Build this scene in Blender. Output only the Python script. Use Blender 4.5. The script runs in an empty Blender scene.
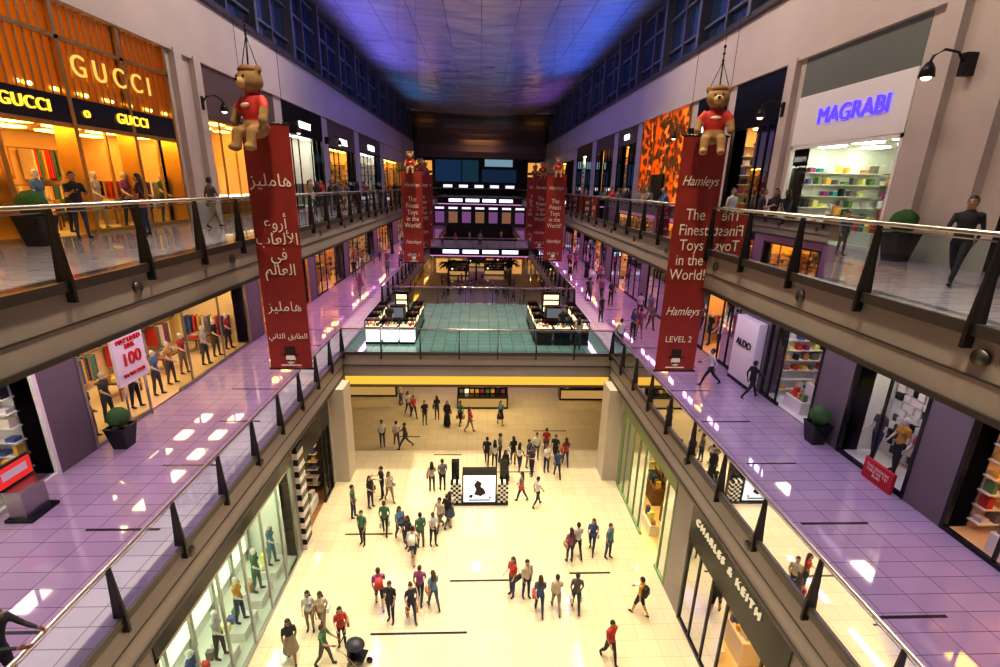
import bpy, math, random
from mathutils import Vector, Matrix
R = random.Random(7)
scene = bpy.context.scene
CZ = 14.3
G, M, U = 0.0, 6.3, 12.65
W = 6.75; WX = 11.7

# ---------------- materials ----------------
MATS = {}
def mat(name, col=(.5,.5,.5), rough=.5, metal=0., emit=None, es=0., spec=.5):
    if name in MATS: return MATS[name]
    m = bpy.data.materials.new(name); m.use_nodes = True
    b = m.node_tree.nodes['Principled BSDF']
    b.inputs['Base Color'].default_value = (*col, 1)
    b.inputs['Roughness'].default_value = rough
    b.inputs['Metallic'].default_value = metal
    b.inputs['Specular IOR Level'].default_value = spec
    if emit:
        b.inputs['Emission Color'].default_value = (*emit, 1)
        b.inputs['Emission Strength'].default_value = es
    MATS[name] = m
    return m
def noisy(name, c1, c2, scale=3, rough=.5, metal=0., bump=0.):
    m = mat(name, c1, rough, metal); nt = m.node_tree; b = nt.nodes['Principled BSDF']
    tc = nt.nodes.new('ShaderNodeTexCoord'); n = nt.nodes.new('ShaderNodeTexNoise')
    n.inputs['Scale'].default_value = scale; n.inputs['Detail'].default_value = 4
    r = nt.nodes.new('ShaderNodeValToRGB')
    r.color_ramp.elements[0].color = (*c1,1); r.color_ramp.elements[1].color = (*c2,1)
    r.color_ramp.elements[0].position=.35; r.color_ramp.elements[1].position=.65
    nt.links.new(tc.outputs['Object'], n.inputs['Vector']); nt.links.new(n.outputs['Fac'], r.inputs['Fac'])
    nt.links.new(r.outputs['Color'], b.inputs['Base Color'])
    if bump:
        bp = nt.nodes.new('ShaderNodeBump'); bp.inputs['Strength'].default_value = bump
        nt.links.new(n.outputs['Fac'], bp.inputs['Height']); nt.links.new(bp.outputs['Normal'], b.inputs['Normal'])
    return m
def tiles(name, c1, c2, mort, size=.6, rough=.15, w=None, msize=.012, spec=.5):
    m = mat(name, c1, rough, spec=spec); nt = m.node_tree; b = nt.nodes['Principled BSDF']
    tc = nt.nodes.new('ShaderNodeTexCoord'); br = nt.nodes.new('ShaderNodeTexBrick')
    br.offset = 0; br.inputs['Scale'].default_value = 1
    br.inputs['Color1'].default_value=(*c1,1); br.inputs['Color2'].default_value=(*c2,1); br.inputs['Mortar'].default_value=(*mort,1)
    br.inputs['Mortar Size'].default_value=msize; br.inputs['Brick Width'].default_value=w or size; br.inputs['Row Height'].default_value=size
    nt.links.new(tc.outputs['Object'], br.inputs['Vector']); nt.links.new(br.outputs['Color'], b.inputs['Base Color'])
    return m
def glassmat(name, tint=(.9,.95,.95), ior=1.3, rough=.02):
    m = bpy.data.materials.new(name); m.use_nodes=True; nt=m.node_tree
    for n in list(nt.nodes): nt.nodes.remove(n)
    o=nt.nodes.new('ShaderNodeOutputMaterial'); mx=nt.nodes.new('ShaderNodeMixShader')
    t=nt.nodes.new('ShaderNodeBsdfTransparent'); g=nt.nodes.new('ShaderNodeBsdfGlossy'); f=nt.nodes.new('ShaderNodeFresnel')
    t.inputs['Color'].default_value=(*tint,1); g.inputs['Roughness'].default_value=rough
    f.inputs['IOR'].default_value=ior
    nt.links.new(f.outputs[0], mx.inputs[0]); nt.links.new(t.outputs[0], mx.inputs[1]); nt.links.new(g.outputs[0], mx.inputs[2]); nt.links.new(mx.outputs[0], o.inputs[0])
    MATS[name]=m; return m
def em(name, col, s): return mat(name, (0.02,0.02,0.02), .6, 0, col, s)

m_ground = tiles('ground_tile', (.58,.52,.40),(.54,.48,.37),(.42,.37,.27), .6, .04, msize=.008, spec=1.0)
m_gal = tiles('gallery_tile', (.46,.38,.48),(.41,.34,.44),(.20,.15,.22), .45, .04, .9, msize=.010, spec=1.0)  # lilac cast of the pink lighting is mixed into the tile colour
m_bridge = tiles('bridge_tile', (.13,.20,.21),(.11,.17,.18),(.06,.09,.09), .6, .05, spec=1.0)
m_dark = mat('dark_stone', (.03,.025,.03), .2)
m_fascia = noisy('fascia_plaster', (.31,.27,.26),(.27,.24,.23), .6, .45)
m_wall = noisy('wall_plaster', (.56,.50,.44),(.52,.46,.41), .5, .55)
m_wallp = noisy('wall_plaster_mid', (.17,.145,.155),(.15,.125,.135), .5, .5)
m_coping = mat('coping_metal', (.10,.09,.085), .35, .7)
m_steel = mat('brushed_steel', (.45,.43,.41), .3, 1)
m_post = mat('post_metal', (.05,.045,.045), .4, .8)
m_glass = glassmat('rail_glass', (.66,.80,.80), 1.24)
m_shopglass = glassmat('shop_glass', (.96,.98,.97), 1.16)
m_black = mat('black_gloss', (.012,.012,.014), .2)
m_white = mat('white_paint', (.8,.79,.76), .4)
m_gold = mat('gold_metal', (.75,.5,.14), .3, .9)
m_window = mat('night_window', (.03,.06,.12), .08, .3)
m_frame = mat('window_frame', (.14,.15,.19), .4, .4)
m_red = noisy('banner_red', (.30,.028,.02),(.25,.022,.017), 1.5, .6)
m_ceil = tiles('ceiling_metal', (.50,.50,.55),(.44,.45,.51),(.18,.18,.22), 1.2, .24, 2.4, .02)
_b = m_ceil.node_tree.nodes['Principled BSDF']; _b.inputs['Metallic'].default_value=.5
_nt=m_ceil.node_tree; _tc=_nt.nodes.new('ShaderNodeTexCoord'); _n=_nt.nodes.new('ShaderNodeTexNoise'); _n.inputs['Scale'].default_value=.3; _n.inputs['Detail'].default_value=2
_bp=_nt.nodes.new('ShaderNodeBump'); _bp.inputs['Strength'].default_value=.4; _bp.inputs['Distance'].default_value=.7
_nt.links.new(_tc.outputs['Object'],_n.inputs['Vector']); _nt.links.new(_n.outputs['Fac'],_bp.inputs['Height']); _nt.links.new(_bp.outputs['Normal'],_b.inputs['Normal'])
m_yel = em('cove_gold', (1,.55,.07), 1.1)

PAL = [mat('prod_%d'%i, c, .5) for i,c in enumerate([(.6,.05,.04),(.8,.75,.65),(.03,.03,.05),(.1,.15,.4),(.8,.5,.1),(.15,.3,.1),(.5,.25,.12),(.75,.7,.75),(.35,.05,.2),(.05,.3,.35),(.9,.85,.3),(.2,.18,.17)])]

# ---------------- mesh builder ----------------
class MB:
    def __init__(s): s.v=[]; s.f=[]; s.m=[]; s.sm=[]; s.mats=[]
    def mi(s, m):
        if isinstance(m,int): return m
        if m not in s.mats: s.mats.append(m)
        return s.mats.index(m)
    def add(s, vs, fs, m, smooth=False):
        o=len(s.v); s.v += [tuple(v) for v in vs]; k=s.mi(m)
        for f in fs: s.f.append(tuple(i+o for i in f)); s.m.append(k); s.sm.append(smooth)
    def box(s,x0,x1,y0,y1,z0,z1,m):
        if x0>x1:x0,x1=x1,x0
        vs=[(x,y,z) for z in (z0,z1) for y in (y0,y1) for x in (x0,x1)]
        s.add(vs,[(0,2,3,1),(4,5,7,6),(0,1,5,4),(2,6,7,3),(0,4,6,2),(1,3,7,5)],m)
    def quad(s,a,b,c,d,m): s.add([a,b,c,d],[(0,1,2,3)],m)
    def loft(s, rings, m, cap=True, smooth=True):
        n=len(rings[0]); vs=[p for r in rings for p in r]; fs=[]
        for i in range(len(rings)-1):
            for j in range(n):
                k=(j+1)%n; fs.append((i*n+j,i*n+k,(i+1)*n+k,(i+1)*n+j))
        if cap: fs.append(tuple(reversed(range(n)))); fs.append(tuple((len(rings)-1)*n+j for j in range(n)))
        s.add(vs,fs,m,smooth)
    def tube(s, pts, rad, m, seg=10, smooth=True):
        pts=[Vector(p) for p in pts]
        if not hasattr(rad,'__len__'): rad=[rad]*len(pts)
        rings=[]
        for i,p in enumerate(pts):
            t=(pts[min(i+1,len(pts)-1)]-pts[max(i-1,0)]).normalized()
            ref=Vector((1,0,0)) if abs(t.x)<.9 else Vector((0,0,1))
            a=(ref-t*ref.dot(t)).normalized(); b=t.cross(a)
            r=rad[i]; r=(r,r) if not hasattr(r,'__len__') else r
            rings.append([p+a*(r[0]*math.cos(q))+b*(r[1]*math.sin(q)) for q in [2*math.pi*j/seg for j in range(seg)]])
        s.loft(rings,m,True,smooth)
    def ovals(s, lst, m, seg=16):
        s.loft([[Vector((cx+rx*math.cos(q),cy+ry*math.sin(q),z)) for q in [2*math.pi*j/seg for j in range(seg)]] for cx,cy,z,rx,ry in lst],m)
    def ell(s,c,r,m,nu=14,nv=9,rot=None,keep=None):
        c=Vector(c); vs=[];fs=[]
        for i in range(nv+1):
            th=math.pi*i/nv
            for j in range(nu):
                ph=2*math.pi*j/nu
                p=Vector((r[0]*math.sin(th)*math.cos(ph), r[1]*math.sin(th)*math.sin(ph), r[2]*math.cos(th)))
                if rot: p=rot@p
                vs.append(c+p)
        for i in range(nv):
            for j in range(nu):
                k=(j+1)%nu
                th=math.pi*(i+.5)/nv; ph=2*math.pi*(j+.5)/nu
                n=(math.sin(th)*math.cos(ph),math.sin(th)*math.sin(ph),math.cos(th))
                if keep and not keep(*n): continue
                if i==0: fs.append((j,(i+1)*nu+j,(i+1)*nu+k))
                elif i==nv-1: fs.append((i*nu+j,(i+1)*nu+j,i*nu+k))
                else: fs.append((i*nu+j,(i+1)*nu+j,(i+1)*nu+k,i*nu+k))
        s.add(vs,fs,m,True)
    def mesh(s,name):
        me=bpy.data.meshes.new(name); me.from_pydata(s.v,[],s.f)
        for m in s.mats: me.materials.append(m)
        me.polygons.foreach_set('material_index',s.m); me.polygons.foreach_set('use_smooth',s.sm)
        me.update(); return me
    def obj(s,name,loc=(0,0,0),rz=0,parent=None):
        o=bpy.data.objects.new(name,s.mesh(name)); scene.collection.objects.link(o)
        o.location=loc; o.rotation_euler=(0,0,rz)
        if parent: o.parent=parent
        return o

def text(parent,body,loc,size,facing,m,name='lettering',ext=.02,align='CENTER',sx=1,rotz=0,shear=0,space=1):
    c=bpy.data.curves.new(name,'FONT'); c.body=body; c.size=size; c.extrude=ext; c.align_x=align; c.align_y='CENTER'
    c.space_line=.95; c.shear=shear; c.space_character=space
    c.materials.append(m); o=bpy.data.objects.new(name,c); scene.collection.objects.link(o)
    if facing=='L': Mx=Matrix(((0,0,1),(1,0,0),(0,1,0)))
    elif facing=='Rt': Mx=Matrix(((0,0,-1),(-1,0,0),(0,1,0)))
    else: Mx=Matrix(((1,0,0),(0,0,-1),(0,1,0)))
    mw = Matrix.Translation(loc) @ Mx.to_4x4() @ Matrix.Rotation(rotz,4,'Z') @ Matrix.Diagonal((sx,1,1,1))
    if parent:
        o.parent=parent
        o.matrix_parent_inverse = Matrix.Translation(parent.location).inverted()
    o.matrix_basis=mw
    return o

def area(name,loc,sx,sy,power,col,rot=(0,0,0),spread=180):
    l=bpy.data.lights.new(name,'AREA'); l.shape='RECTANGLE'; l.size=sx; l.size_y=sy; l.energy=power; l.color=col
    l.spread=math.radians(spread)
    o=bpy.data.objects.new(name,l); o.location=loc; o.rotation_euler=rot; scene.collection.objects.link(o); return o

# ---------------- shell ----------------
b=MB(); b.box(-16.5,16.5,-8,104,-.3,0,m_ground); floor=b.obj('floor')
b=MB()
for (x0,x1,y) in [(-3.5,-.3,12.4),(-1.0,1.6,14.6),(-5.6,-3.6,17.2),(3.6,5.2,14.9),(-2.4,-.9,23.5),(1.,3.,21.8),(1.5,4.5,10.4),(-4.6,-3.4,25.5),(3.4,5.4,26.2)]:
    b.box(x0,x1,y-.04,y+.04,0,.006,m_dark)
b.obj('trim_1')
for s,nm in ((-1,'left'),(1,'right')):
    for z,h,lab,mt in ((M,1.3,'mid',m_gal),(U,1.2,'upper',m_gal)):
        b=MB()
        b.box(s*W,s*WX,-8,100,z-.12,z,mt)
        b.box(s*(W+.02),s*WX,-8,100,z-h,z-.12,m_fascia)
        b.box(s*(W-.06),s*(W+.02),-8,100,z-.16,z+.01,m_coping)
        b.box(s*(W-.03),s*(W+.02),-8,100,z-h-.02,z-h+.08,m_coping)
        b.box(s*(W),s*(W+.03),-8,100,z-.72,z-.69,m_coping)
        for i in range(24):
            y=2+i*3.8
            b.tube([(s*(W-.03),y,z-.42),(s*(W+.03),y,z-.42)],[.12,.12],m_coping,14)
        b.obj('floor_%s_%s'%(lab,nm))
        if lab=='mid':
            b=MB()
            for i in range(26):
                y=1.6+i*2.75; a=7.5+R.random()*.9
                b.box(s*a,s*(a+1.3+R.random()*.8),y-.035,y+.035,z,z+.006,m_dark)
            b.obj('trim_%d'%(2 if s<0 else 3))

def railing(p0,p1,z,step=1.9):
    p0=Vector((*p0,z));p1=Vector((*p1,z)); L=(p1-p0).length; n=max(1,round(L/step)); d=(p1-p0).normalized(); q=Vector((-d.y,d.x,0))
    b=MB()
    for i in range(n):
        a=p0+d*(L*i/n+.05); c=p0+d*(L*(i+1)/n-.05)
        up=Vector((0,0,1.1)); lo=Vector((0,0,.04))
        b.quad(a+lo,c+lo,c+up,a+up,m_glass)
        b.tube([a+up,c+up],.012,m_steel,4)
    for i in range(n+1):
        a=p0+d*(L*i/n)
        rr=[]
        for zz,w,t in ((-.34,.12,.03),(0,.12,.03),(.5,.085,.022),(1.16,.045,.015)):
            c=a+Vector((0,0,zz)); rr.append([c-q*w-d*t,c+q*w-d*t,c+q*w+d*t,c-q*w+d*t])
        b.loft(rr,m_post,True,False)
    H=Vector((0,0,1.19)); b.tube([p0+H,p1+H],.04,m_steel,10)
    return b.obj('glass_railing')
for s in (-1,1):
    railing((s*W,-6),(s*W,22.7),M); railing((s*W,33),(s*W,66),M,2.2); railing((s*W,-6),(s*W,86),U,2.0)
railing((-W,22.7),(W,22.7),M); railing((-W,33),(W,33),M)

# mid bridge
b=MB(); b.box(-W,W,22.7,33,M-.12,M,m_bridge); b.box(-W,W,22.72,33,M-1.3,M-.12,m_fascia)
b.box(-W,W,22.64,22.72,M-.16,M+.01,m_coping); b.box(-W,W,22.66,22.72,M-.75,M-.70,m_coping)
b.box(-W,W,22.9,32.8,M-1.85,M-1.3,m_wall)
b.box(-W,W,22.84,22.9,M-1.8,M-1.34,m_yel); b.box(-W,W,22.72,22.95,M-1.9,M-1.85,m_coping)
b.obj('floor_bridge')
# far bridges
for (y0,y1,z,n) in ((66,74,M,'mid_far'),(80,86,U,'upper_far')):
    b=MB(); b.box(-W,W,y0,y1,z-1.2,z,m_fascia); b.box(-W,W,y0-.08,y0,z-1.1,z-.2,m_black)
    for k in range(4):
        x=-5+k*2.7
        b.box(x,x+2.2,y0-.12,y0-.08,z-.9,z-.4,em('led_sign',(.75,.85,1),2))
    b.box(-W,W,y0-.06,y0,z-1.3,z-1.2,em('far_cove',(1,.4,.8),1.0))
    b.obj('floor_'+n); railing((-W,y0),(W,y0),z)

def lvl(side, X0, ranges, z0, z1, m, b, ya=-8, yb=100, th=.7):
    y=ya
    for (a,c) in sorted(ranges)+[(yb,yb)]:
        if a-y>.02: b.box(side*(X0-.02),side*(X0+th),y,a,z0,z1,m)
        y=c

m_int = mat('interior_cream',(.80,.62,.36),.6)
m_intw = mat('interior_white',(.80,.80,.76),.6)
m_intd = mat('interior_dark',(.10,.06,.045),.5)
m_wood = noisy('display_wood',(.28,.15,.07),(.2,.1,.05),4,.4)
SHOPS=[]
def shop(side,X0,y0,y1,z0,h,ztop,inner=m_int,head=m_wall,light=((1,.75,.4),9),kind='fashion',sign=None,smat=None,ssize=.5,frame=m_black,mull=3,depth=4,glass=True,sz=None,sy=None,headproj=.0,door=True,space=1):
    b=MB(); X=lambda d: side*(X0+d)
    def bx(d0,d1,a,c,e,f,m): b.box(X(d0),X(d1),a,c,e,f,m)
    bx(.1,depth,y0,y1,z0-.1,z0+.004,inner if inner!=m_intd else m_wood)
    bx(depth,depth+.1,y0,y1,z0,z0+h,inner)
    bx(.1,depth,y0-.05,y0,z0,z0+h,inner); bx(.1,depth,y1,y1+.05,z0,z0+h,inner)
    bx(.1,depth,y0,y1,z0+h,z0+h+.1,inner)
    lm=em('lamp_%s_%s'%(light[0],light[1]),light[0],light[1])
    n=max(1,int((y1-y0)/1.6))
    for i in range(n):
        yc=y0+(y1-y0)*(i+.5)/n
        for dd in (.7,2.3):
            if dd+.5<depth: bx(dd,dd+.5,yc-.4,yc+.4,z0+h-.06,z0+h-.01,lm)
    bx(-.06-headproj,.3,y0,y1,z0+h,ztop,head)
    bx(-.04,.08,y0,y0+.1,z0,z0+h,frame); bx(-.04,.08,y1-.1,y1,z0,z0+h,frame); bx(-.04,.08,y0,y1,z0+h-.12,z0+h,frame)
    dc=(y0+y1)/2+R.uniform(-.2,.2)*(y1-y0)
    if glass:
        for i in range(1,mull*2):
            yy=y0+(y1-y0)*i/(mull*2)
            if door and abs(yy-dc)<.7: continue
            bx(-.02,.05,yy-.03,yy+.03,z0,z0+h,frame)
        for a,c in (((y0+.1,dc-.9),(dc+.9,y1-.1)) if door else ((y0+.1,y1-.1),)):
            if c-a>.3:
                b.quad((X(.02),a,z0+.05),(X(.02),c,z0+.05),(X(.02),c,z0+h-.12),(X(.02),a,z0+h-.12),m_shopglass)
                bx(-.03,.07,a,c,z0,z0+.12,frame)
    if kind=='fashion':
        for tier in (0.25,1.45):
            y=y0+.3
            while y<y1-.3:
                if R.random()<.82: bx(depth-.55,depth-.1,y,y+.07,z0+tier+R.uniform(0,.2),z0+tier+1.05,R.choice(PAL))
                y+=.1 if R.random()<.93 else .9
            b.tube([(X(depth-.32),y0+.2,z0+tier+1.08),(X(depth-.32),y1-.2,z0+tier+1.08)],.02,m_steel,6)
        for sy_ in (y0+.1,y1-.5):
            for q in range(12):
                if .98+q*.22<depth-.6: bx(.9+q*.22,.98+q*.22,sy_,sy_+.4,z0+.5,z0+1.5,R.choice(PAL))
        k=max(1,int((y1-y0)/2.4))
        for i in range(k if depth>3 else 0):
            yc=y0+(y1-y0)*(i+.5)/k
            bx(1.5,2.4,yc-.6,yc+.6,z0+.68,z0+.76,m_wood)
            for lx in (1.55,2.3):
                for ly in (-.55,.5): bx(lx,lx+.05,yc+ly,yc+ly+.05,z0,z0+.68,m_wood)
            for q in range(7):
                w=R.uniform(.12,.2); yy=yc-.5+q*.15; bx(1.6+R.random()*.4,1.8+R.random()*.4,yy,yy+.12,z0+.76,z0+.76+w,R.choice(PAL))
        for i in range(int((y1-y0)/1.1)):
            SHOPS.append((X(R.uniform(.5,.9)),y0+.7+i*1.1,z0,side))
    elif kind=='lightwall':
        n=int((y1-y0)/1.3)
        for i in range(n):
            a=y0+.1+(y1-y0-.2)*i/n; c=a+(y1-y0-.2)/n-.14
            bx(depth-.06,depth-.01,a,c,z0+.5,z0+h-.5,em('display_backlight',(.85,1,.62),1.5))  # glowing panels added to brighten the shop window
            bx(depth-.16,depth-.04,c,c+.14,z0,z0+h,m_steel)
            bx(.4,1.2,a+.1,c-.1,z0,z0+.35,m_white)
            for q in range(3): bx(.9,1.1,a+.15+q*.3,a+.3+q*.3,z0+.35,z0+.35+R.uniform(.2,.5),R.choice(PAL))
            SHOPS.append((X(.7),(a+c)/2,z0+.35,side))
    elif kind=='bw':
        y=y0+.12; q=0
        while y<y1-.3:
            zz=z0+.2; 
            while zz<z0+h-.4:
                bx(depth-.1-R.uniform(0,.12),depth,y,y+.2,zz,zz+.22,R.choice([m_white,m_white,m_black])); zz+=.25
            y+=.23
    elif kind in('shoes','goods'):
        rows=int((h-.6)/.42)
        for r_ in range(rows):
            zz=z0+.3+r_*.42
            bx(depth-.45,depth-.05,y0+.15,y1-.15,zz-.03,zz,m_white if kind!='goods' else m_wood)
            y=y0+.2
            while y<y1-.35:
                w=R.uniform(.1,.28); hh=R.uniform(.12,.33)
                if R.random()<.85: bx(depth-.42,depth-.15,y,y+w,zz,zz+hh,R.choice(PAL))
                y+=w+.06
        for sy_ in (y0+.02,y1-.32):
            for r_ in range(rows):
                zz=z0+.3+r_*.42; bx(.6,depth-.5,sy_,sy_+.3,zz-.03,zz,m_white)
                for q in range(8):
                    if R.random()<.8 and .7+q*.35<depth-.8: bx(.7+q*.35,.7+q*.35+R.uniform(.1,.25),sy_+.04,sy_+.26,zz,zz+R.uniform(.1,.3),R.choice(PAL))
        k=max(1,int((y1-y0)/2))
        for i in range(k):
            yc=y0+(y1-y0)*(i+.5)/k
            bx(1.2,min(2.0,depth-.5),yc-.6,yc+.6,z0,z0+.9,m_white if kind!='goods' else m_wood)
            for q in range(6):
                yy=yc-.5+q*.17; a=1.25+R.random()*.15; bx(a,a+.2,yy,yy+.12,z0+.9,z0+.9+R.uniform(.1,.35),R.choice(PAL))
            bx(.35,.75,yc-.5,yc+.5,z0,z0+.5,m_white)
            for q in range(4):
                yy=yc-.42+q*.24; bx(.45,.62,yy,yy+.15,z0+.5,z0+.5+R.uniform(.15,.5),R.choice(PAL))
    elif kind=='jewel':
        for i in range(max(1,int((y1-y0)/1.5))):
            yc=y0+.9+i*1.5
            bx(.5,1.1,yc-.55,yc+.55,z0,z0+.9,m_wood); bx(.52,1.08,yc-.53,yc+.53,z0+.9,z0+.94,em('case_glow',(1,.8,.45),4))
            bx(depth-.4,depth,yc-.55,yc+.55,z0+.4,z0+2.4,m_gold)
            for q in range(3): bx(depth-.42,depth-.4,yc-.45,yc+.45,z0+.6+q*.6,z0+1.05+q*.6,em('niche_glow',(1,.7,.3),2.5))
    o=b.obj('shopfront')
    if sign:
        fc='L' if side<0 else 'Rt'
        text(o,sign,(X(-.09-headproj),sy or (y0+y1)/2,sz or (z0+h+min(.55,(ztop-z0-h)/2))),ssize,fc,smat or em('sign_white',(1,.95,.85),2.5),ext=.03,space=space)
    return o

gold=((1,.50,.08),16); warm=((1,.64,.24),13); white=((1,.92,.72),10); green=((.88,1,.68),18)
m_headr=mat('header_taupe',(.14,.10,.08),.4); m_headg=mat('header_grey',(.16,.18,.15),.5)
UL=[(-3,9.6),(10.4,20.3),(22.5,30),(31.2,38.5),(40,48),(50,60),(62,76)]
UR=[(-3,10.6),(13.8,18.8),(20,23.6),(24.4,27.6),(28.4,36.6),(38,43),(44.5,51),(53,61),(63,76)]
ML=[(3,12.2),(13.5,24),(25.5,33),(34.5,42),(43.5,54),(56,66),(70,90)]
MR=[(2,9.7),(10.8,13.4),(14.8,17.9),(20.2,25),(26,32.5),(34,42),(44,54),(56,66),(70,90)]
T1=18.98; T2=11.45
shop(-1,WX,-3,9.6,U,3.2,T1,light=gold)
shop(-1,WX,10.4,20.3,U,3.1,16.45,light=gold,head=m_black,sign='GUCCI       o       GUCCI',smat=em('sign_gold',(1,.6,.05),1.8),ssize=.44,frame=m_gold,mull=4,sz=16.1,sy=15.9,space=1.15)
b=MB()
b.box(-12.4,-12.3,10.4,20.3,16.45,T1,em('gold_backlight',(1,.42,.04),1.1))
y=10.4
while y<20.3:
    b.box(-11.75,-12.1,y,y+.07,16.45,T1,m_gold); y+=.27
for y in (10.4,12.85,15.3,17.8,20.15): b.box(-11.62,-12.2,y,y+.15,U,T1,m_gold)
b.box(-11.62,-11.8,10.4,20.3,17.9,18.0,m_gold)
for k in range(26): b.ell((-11.85,10.7+k*.375,16.62),(.06,.06,.06),em('facade_bulb',(1,.75,.3),5),8,5)
o2=b.obj('gold_slat_facade'); text(o2,'G U C C I',(-11.55,17.3,17.3),.82,'L',em('sign_gold2',(1,.6,.12),1.1))
shop(-1,WX,22.5,30,U,4.2,T1,light=gold,head=m_headr,kind='jewel',frame=m_gold,sign='DAMAS',ssize=.6)
shop(-1,WX,31.2,38.5,U,4.6,T1,inner=m_intw,light=((1,.92,.72),14),head=m_black,sign='LEVANT',ssize=.6)
shop(-1,WX,40,48,U,4.3,T1,light=gold,head=m_headr,kind='goods',sign='ATELIER',ssize=.7)
shop(-1,WX,50,60,U,4.6,T1,inner=m_intw,light=white,head=m_headr,kind='goods',sign='MAISON',ssize=.8)
shop(-1,WX,62,76,U,4.6,T1,light=gold,kind='goods')
shop(1,WX,-3,10.6,U,3.6,T1,inner=m_intd,light=warm,head=m_black,kind='goods')
shop(1,WX,13.8,18.8,U,3.3,17.6,inner=m_intw,light=((.88,1,.74),14),head=m_white,kind='goods',sign='MAGRABI',smat=em('sign_blue',(.08,.04,1),2.2),ssize=.72,sz=16.8,sy=16.0,frame=m_white,mull=1)
shop(1,WX,20,23.6,U,4.4,T1,inner=m_int,light=warm,head=m_black,kind='goods')
shop(1,WX,24.4,27.6,U,4.2,T1,inner=m_int,light=gold,head=m_black,kind='goods',sign='Hamleys',ssize=.6)
b=MB(); b.box(12.2,12.4,28.4,36.6,U,T1,em('amber_backlight',(1,.19,.02),1.5))
for k in range(330):
    y=R.uniform(28.6,36.4); z=R.uniform(U+.2,18.8); r=R.uniform(.12,.27); x=R.uniform(11.6,11.8)
    b.tube([(x,y,z),(x+.04,y,z)],[r,r*.9],m_gold,7,False)
for y in (28.4,31.1,33.8,36.4): b.box(11.6,12.2,y,y+.2,U,T1,m_gold)
b.box(11.55,11.7,31.5,33.6,U,U+2.6,m_black)
b.obj('gold_leaf_facade')
shop(1,WX,38,43,U,5,T1,light=gold,head=m_headr,kind='goods',sign='ORO',ssize=.6)
shop(1,WX,44.5,51,U,5.2,T1,light=gold,head=m_headr)
shop(1,WX,53,61,U,5.2,T1,inner=m_intw,light=white,head=m_black,kind='goods')
shop(1,WX,63,76,U,5,T1,light=gold,kind='goods')
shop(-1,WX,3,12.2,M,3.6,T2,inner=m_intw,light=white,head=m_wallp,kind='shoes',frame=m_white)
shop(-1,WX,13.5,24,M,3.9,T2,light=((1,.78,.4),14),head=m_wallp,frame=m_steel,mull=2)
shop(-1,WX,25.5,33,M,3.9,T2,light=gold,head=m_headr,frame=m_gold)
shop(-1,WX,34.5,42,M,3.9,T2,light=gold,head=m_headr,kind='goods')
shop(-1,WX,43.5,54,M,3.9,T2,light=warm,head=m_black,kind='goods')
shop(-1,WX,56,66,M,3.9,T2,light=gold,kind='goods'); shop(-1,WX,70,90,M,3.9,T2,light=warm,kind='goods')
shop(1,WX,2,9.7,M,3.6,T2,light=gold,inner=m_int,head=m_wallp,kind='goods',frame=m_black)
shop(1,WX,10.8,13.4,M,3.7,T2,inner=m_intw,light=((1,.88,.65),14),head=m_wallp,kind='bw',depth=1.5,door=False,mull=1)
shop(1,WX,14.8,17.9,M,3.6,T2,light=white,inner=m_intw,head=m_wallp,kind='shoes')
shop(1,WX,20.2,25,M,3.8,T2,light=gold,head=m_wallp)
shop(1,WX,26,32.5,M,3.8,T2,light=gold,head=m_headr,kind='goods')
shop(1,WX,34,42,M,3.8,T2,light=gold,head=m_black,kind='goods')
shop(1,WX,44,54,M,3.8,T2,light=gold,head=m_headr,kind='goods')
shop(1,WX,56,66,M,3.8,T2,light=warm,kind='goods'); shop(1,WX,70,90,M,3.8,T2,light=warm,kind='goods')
for (x,y) in ((12.4,11.4),(12.5,12.1),(12.4,12.8)): SHOPS.append((x,y,M,1))
GX=7.05
shop(-1,GX,-3,7.6,G,3.5,5,light=gold,head=m_black)
shop(-1,GX,8.2,16,G,4.2,5,inner=m_intw,light=green,head=m_black,frame=m_steel,door=False,mull=3,depth=2,kind='lightwall')
shop(-1,GX,17.2,20.6,G,3.6,5,inner=m_intd,light=warm,head=m_black,kind='goods')
shop(1,GX,-3,7.4,G,3.5,5,light=gold,head=m_black)
shop(1,GX,7.8,12.9,G,3.4,5,light=((1,.6,.18),24),head=m_black,kind='shoes',sign='CHARLES & KEITH',ssize=.33,sy=10.7,sz=4.3,space=1.4,smat=em('sign_warm',(1,.8,.5),.8),depth=2.6)
shop(1,GX,14.2,20.6,G,4.2,5,light=((1,.78,.15),26),head=mat('header_green',(.25,.30,.14),.4),kind='goods',frame=mat('green_frame',(.2,.34,.15),.4),mull=4,depth=2.2)
GR=[(24,31),(33,42),(44,54),(56,66),(68,80),(82,96)]
for s in (-1,1):
    for (a,c) in GR: shop(s,9.5,a,c,G,3.6,5,light=gold if R.random()<.6 else warm,head=m_headr,kind='goods',depth=2.1)
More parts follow.
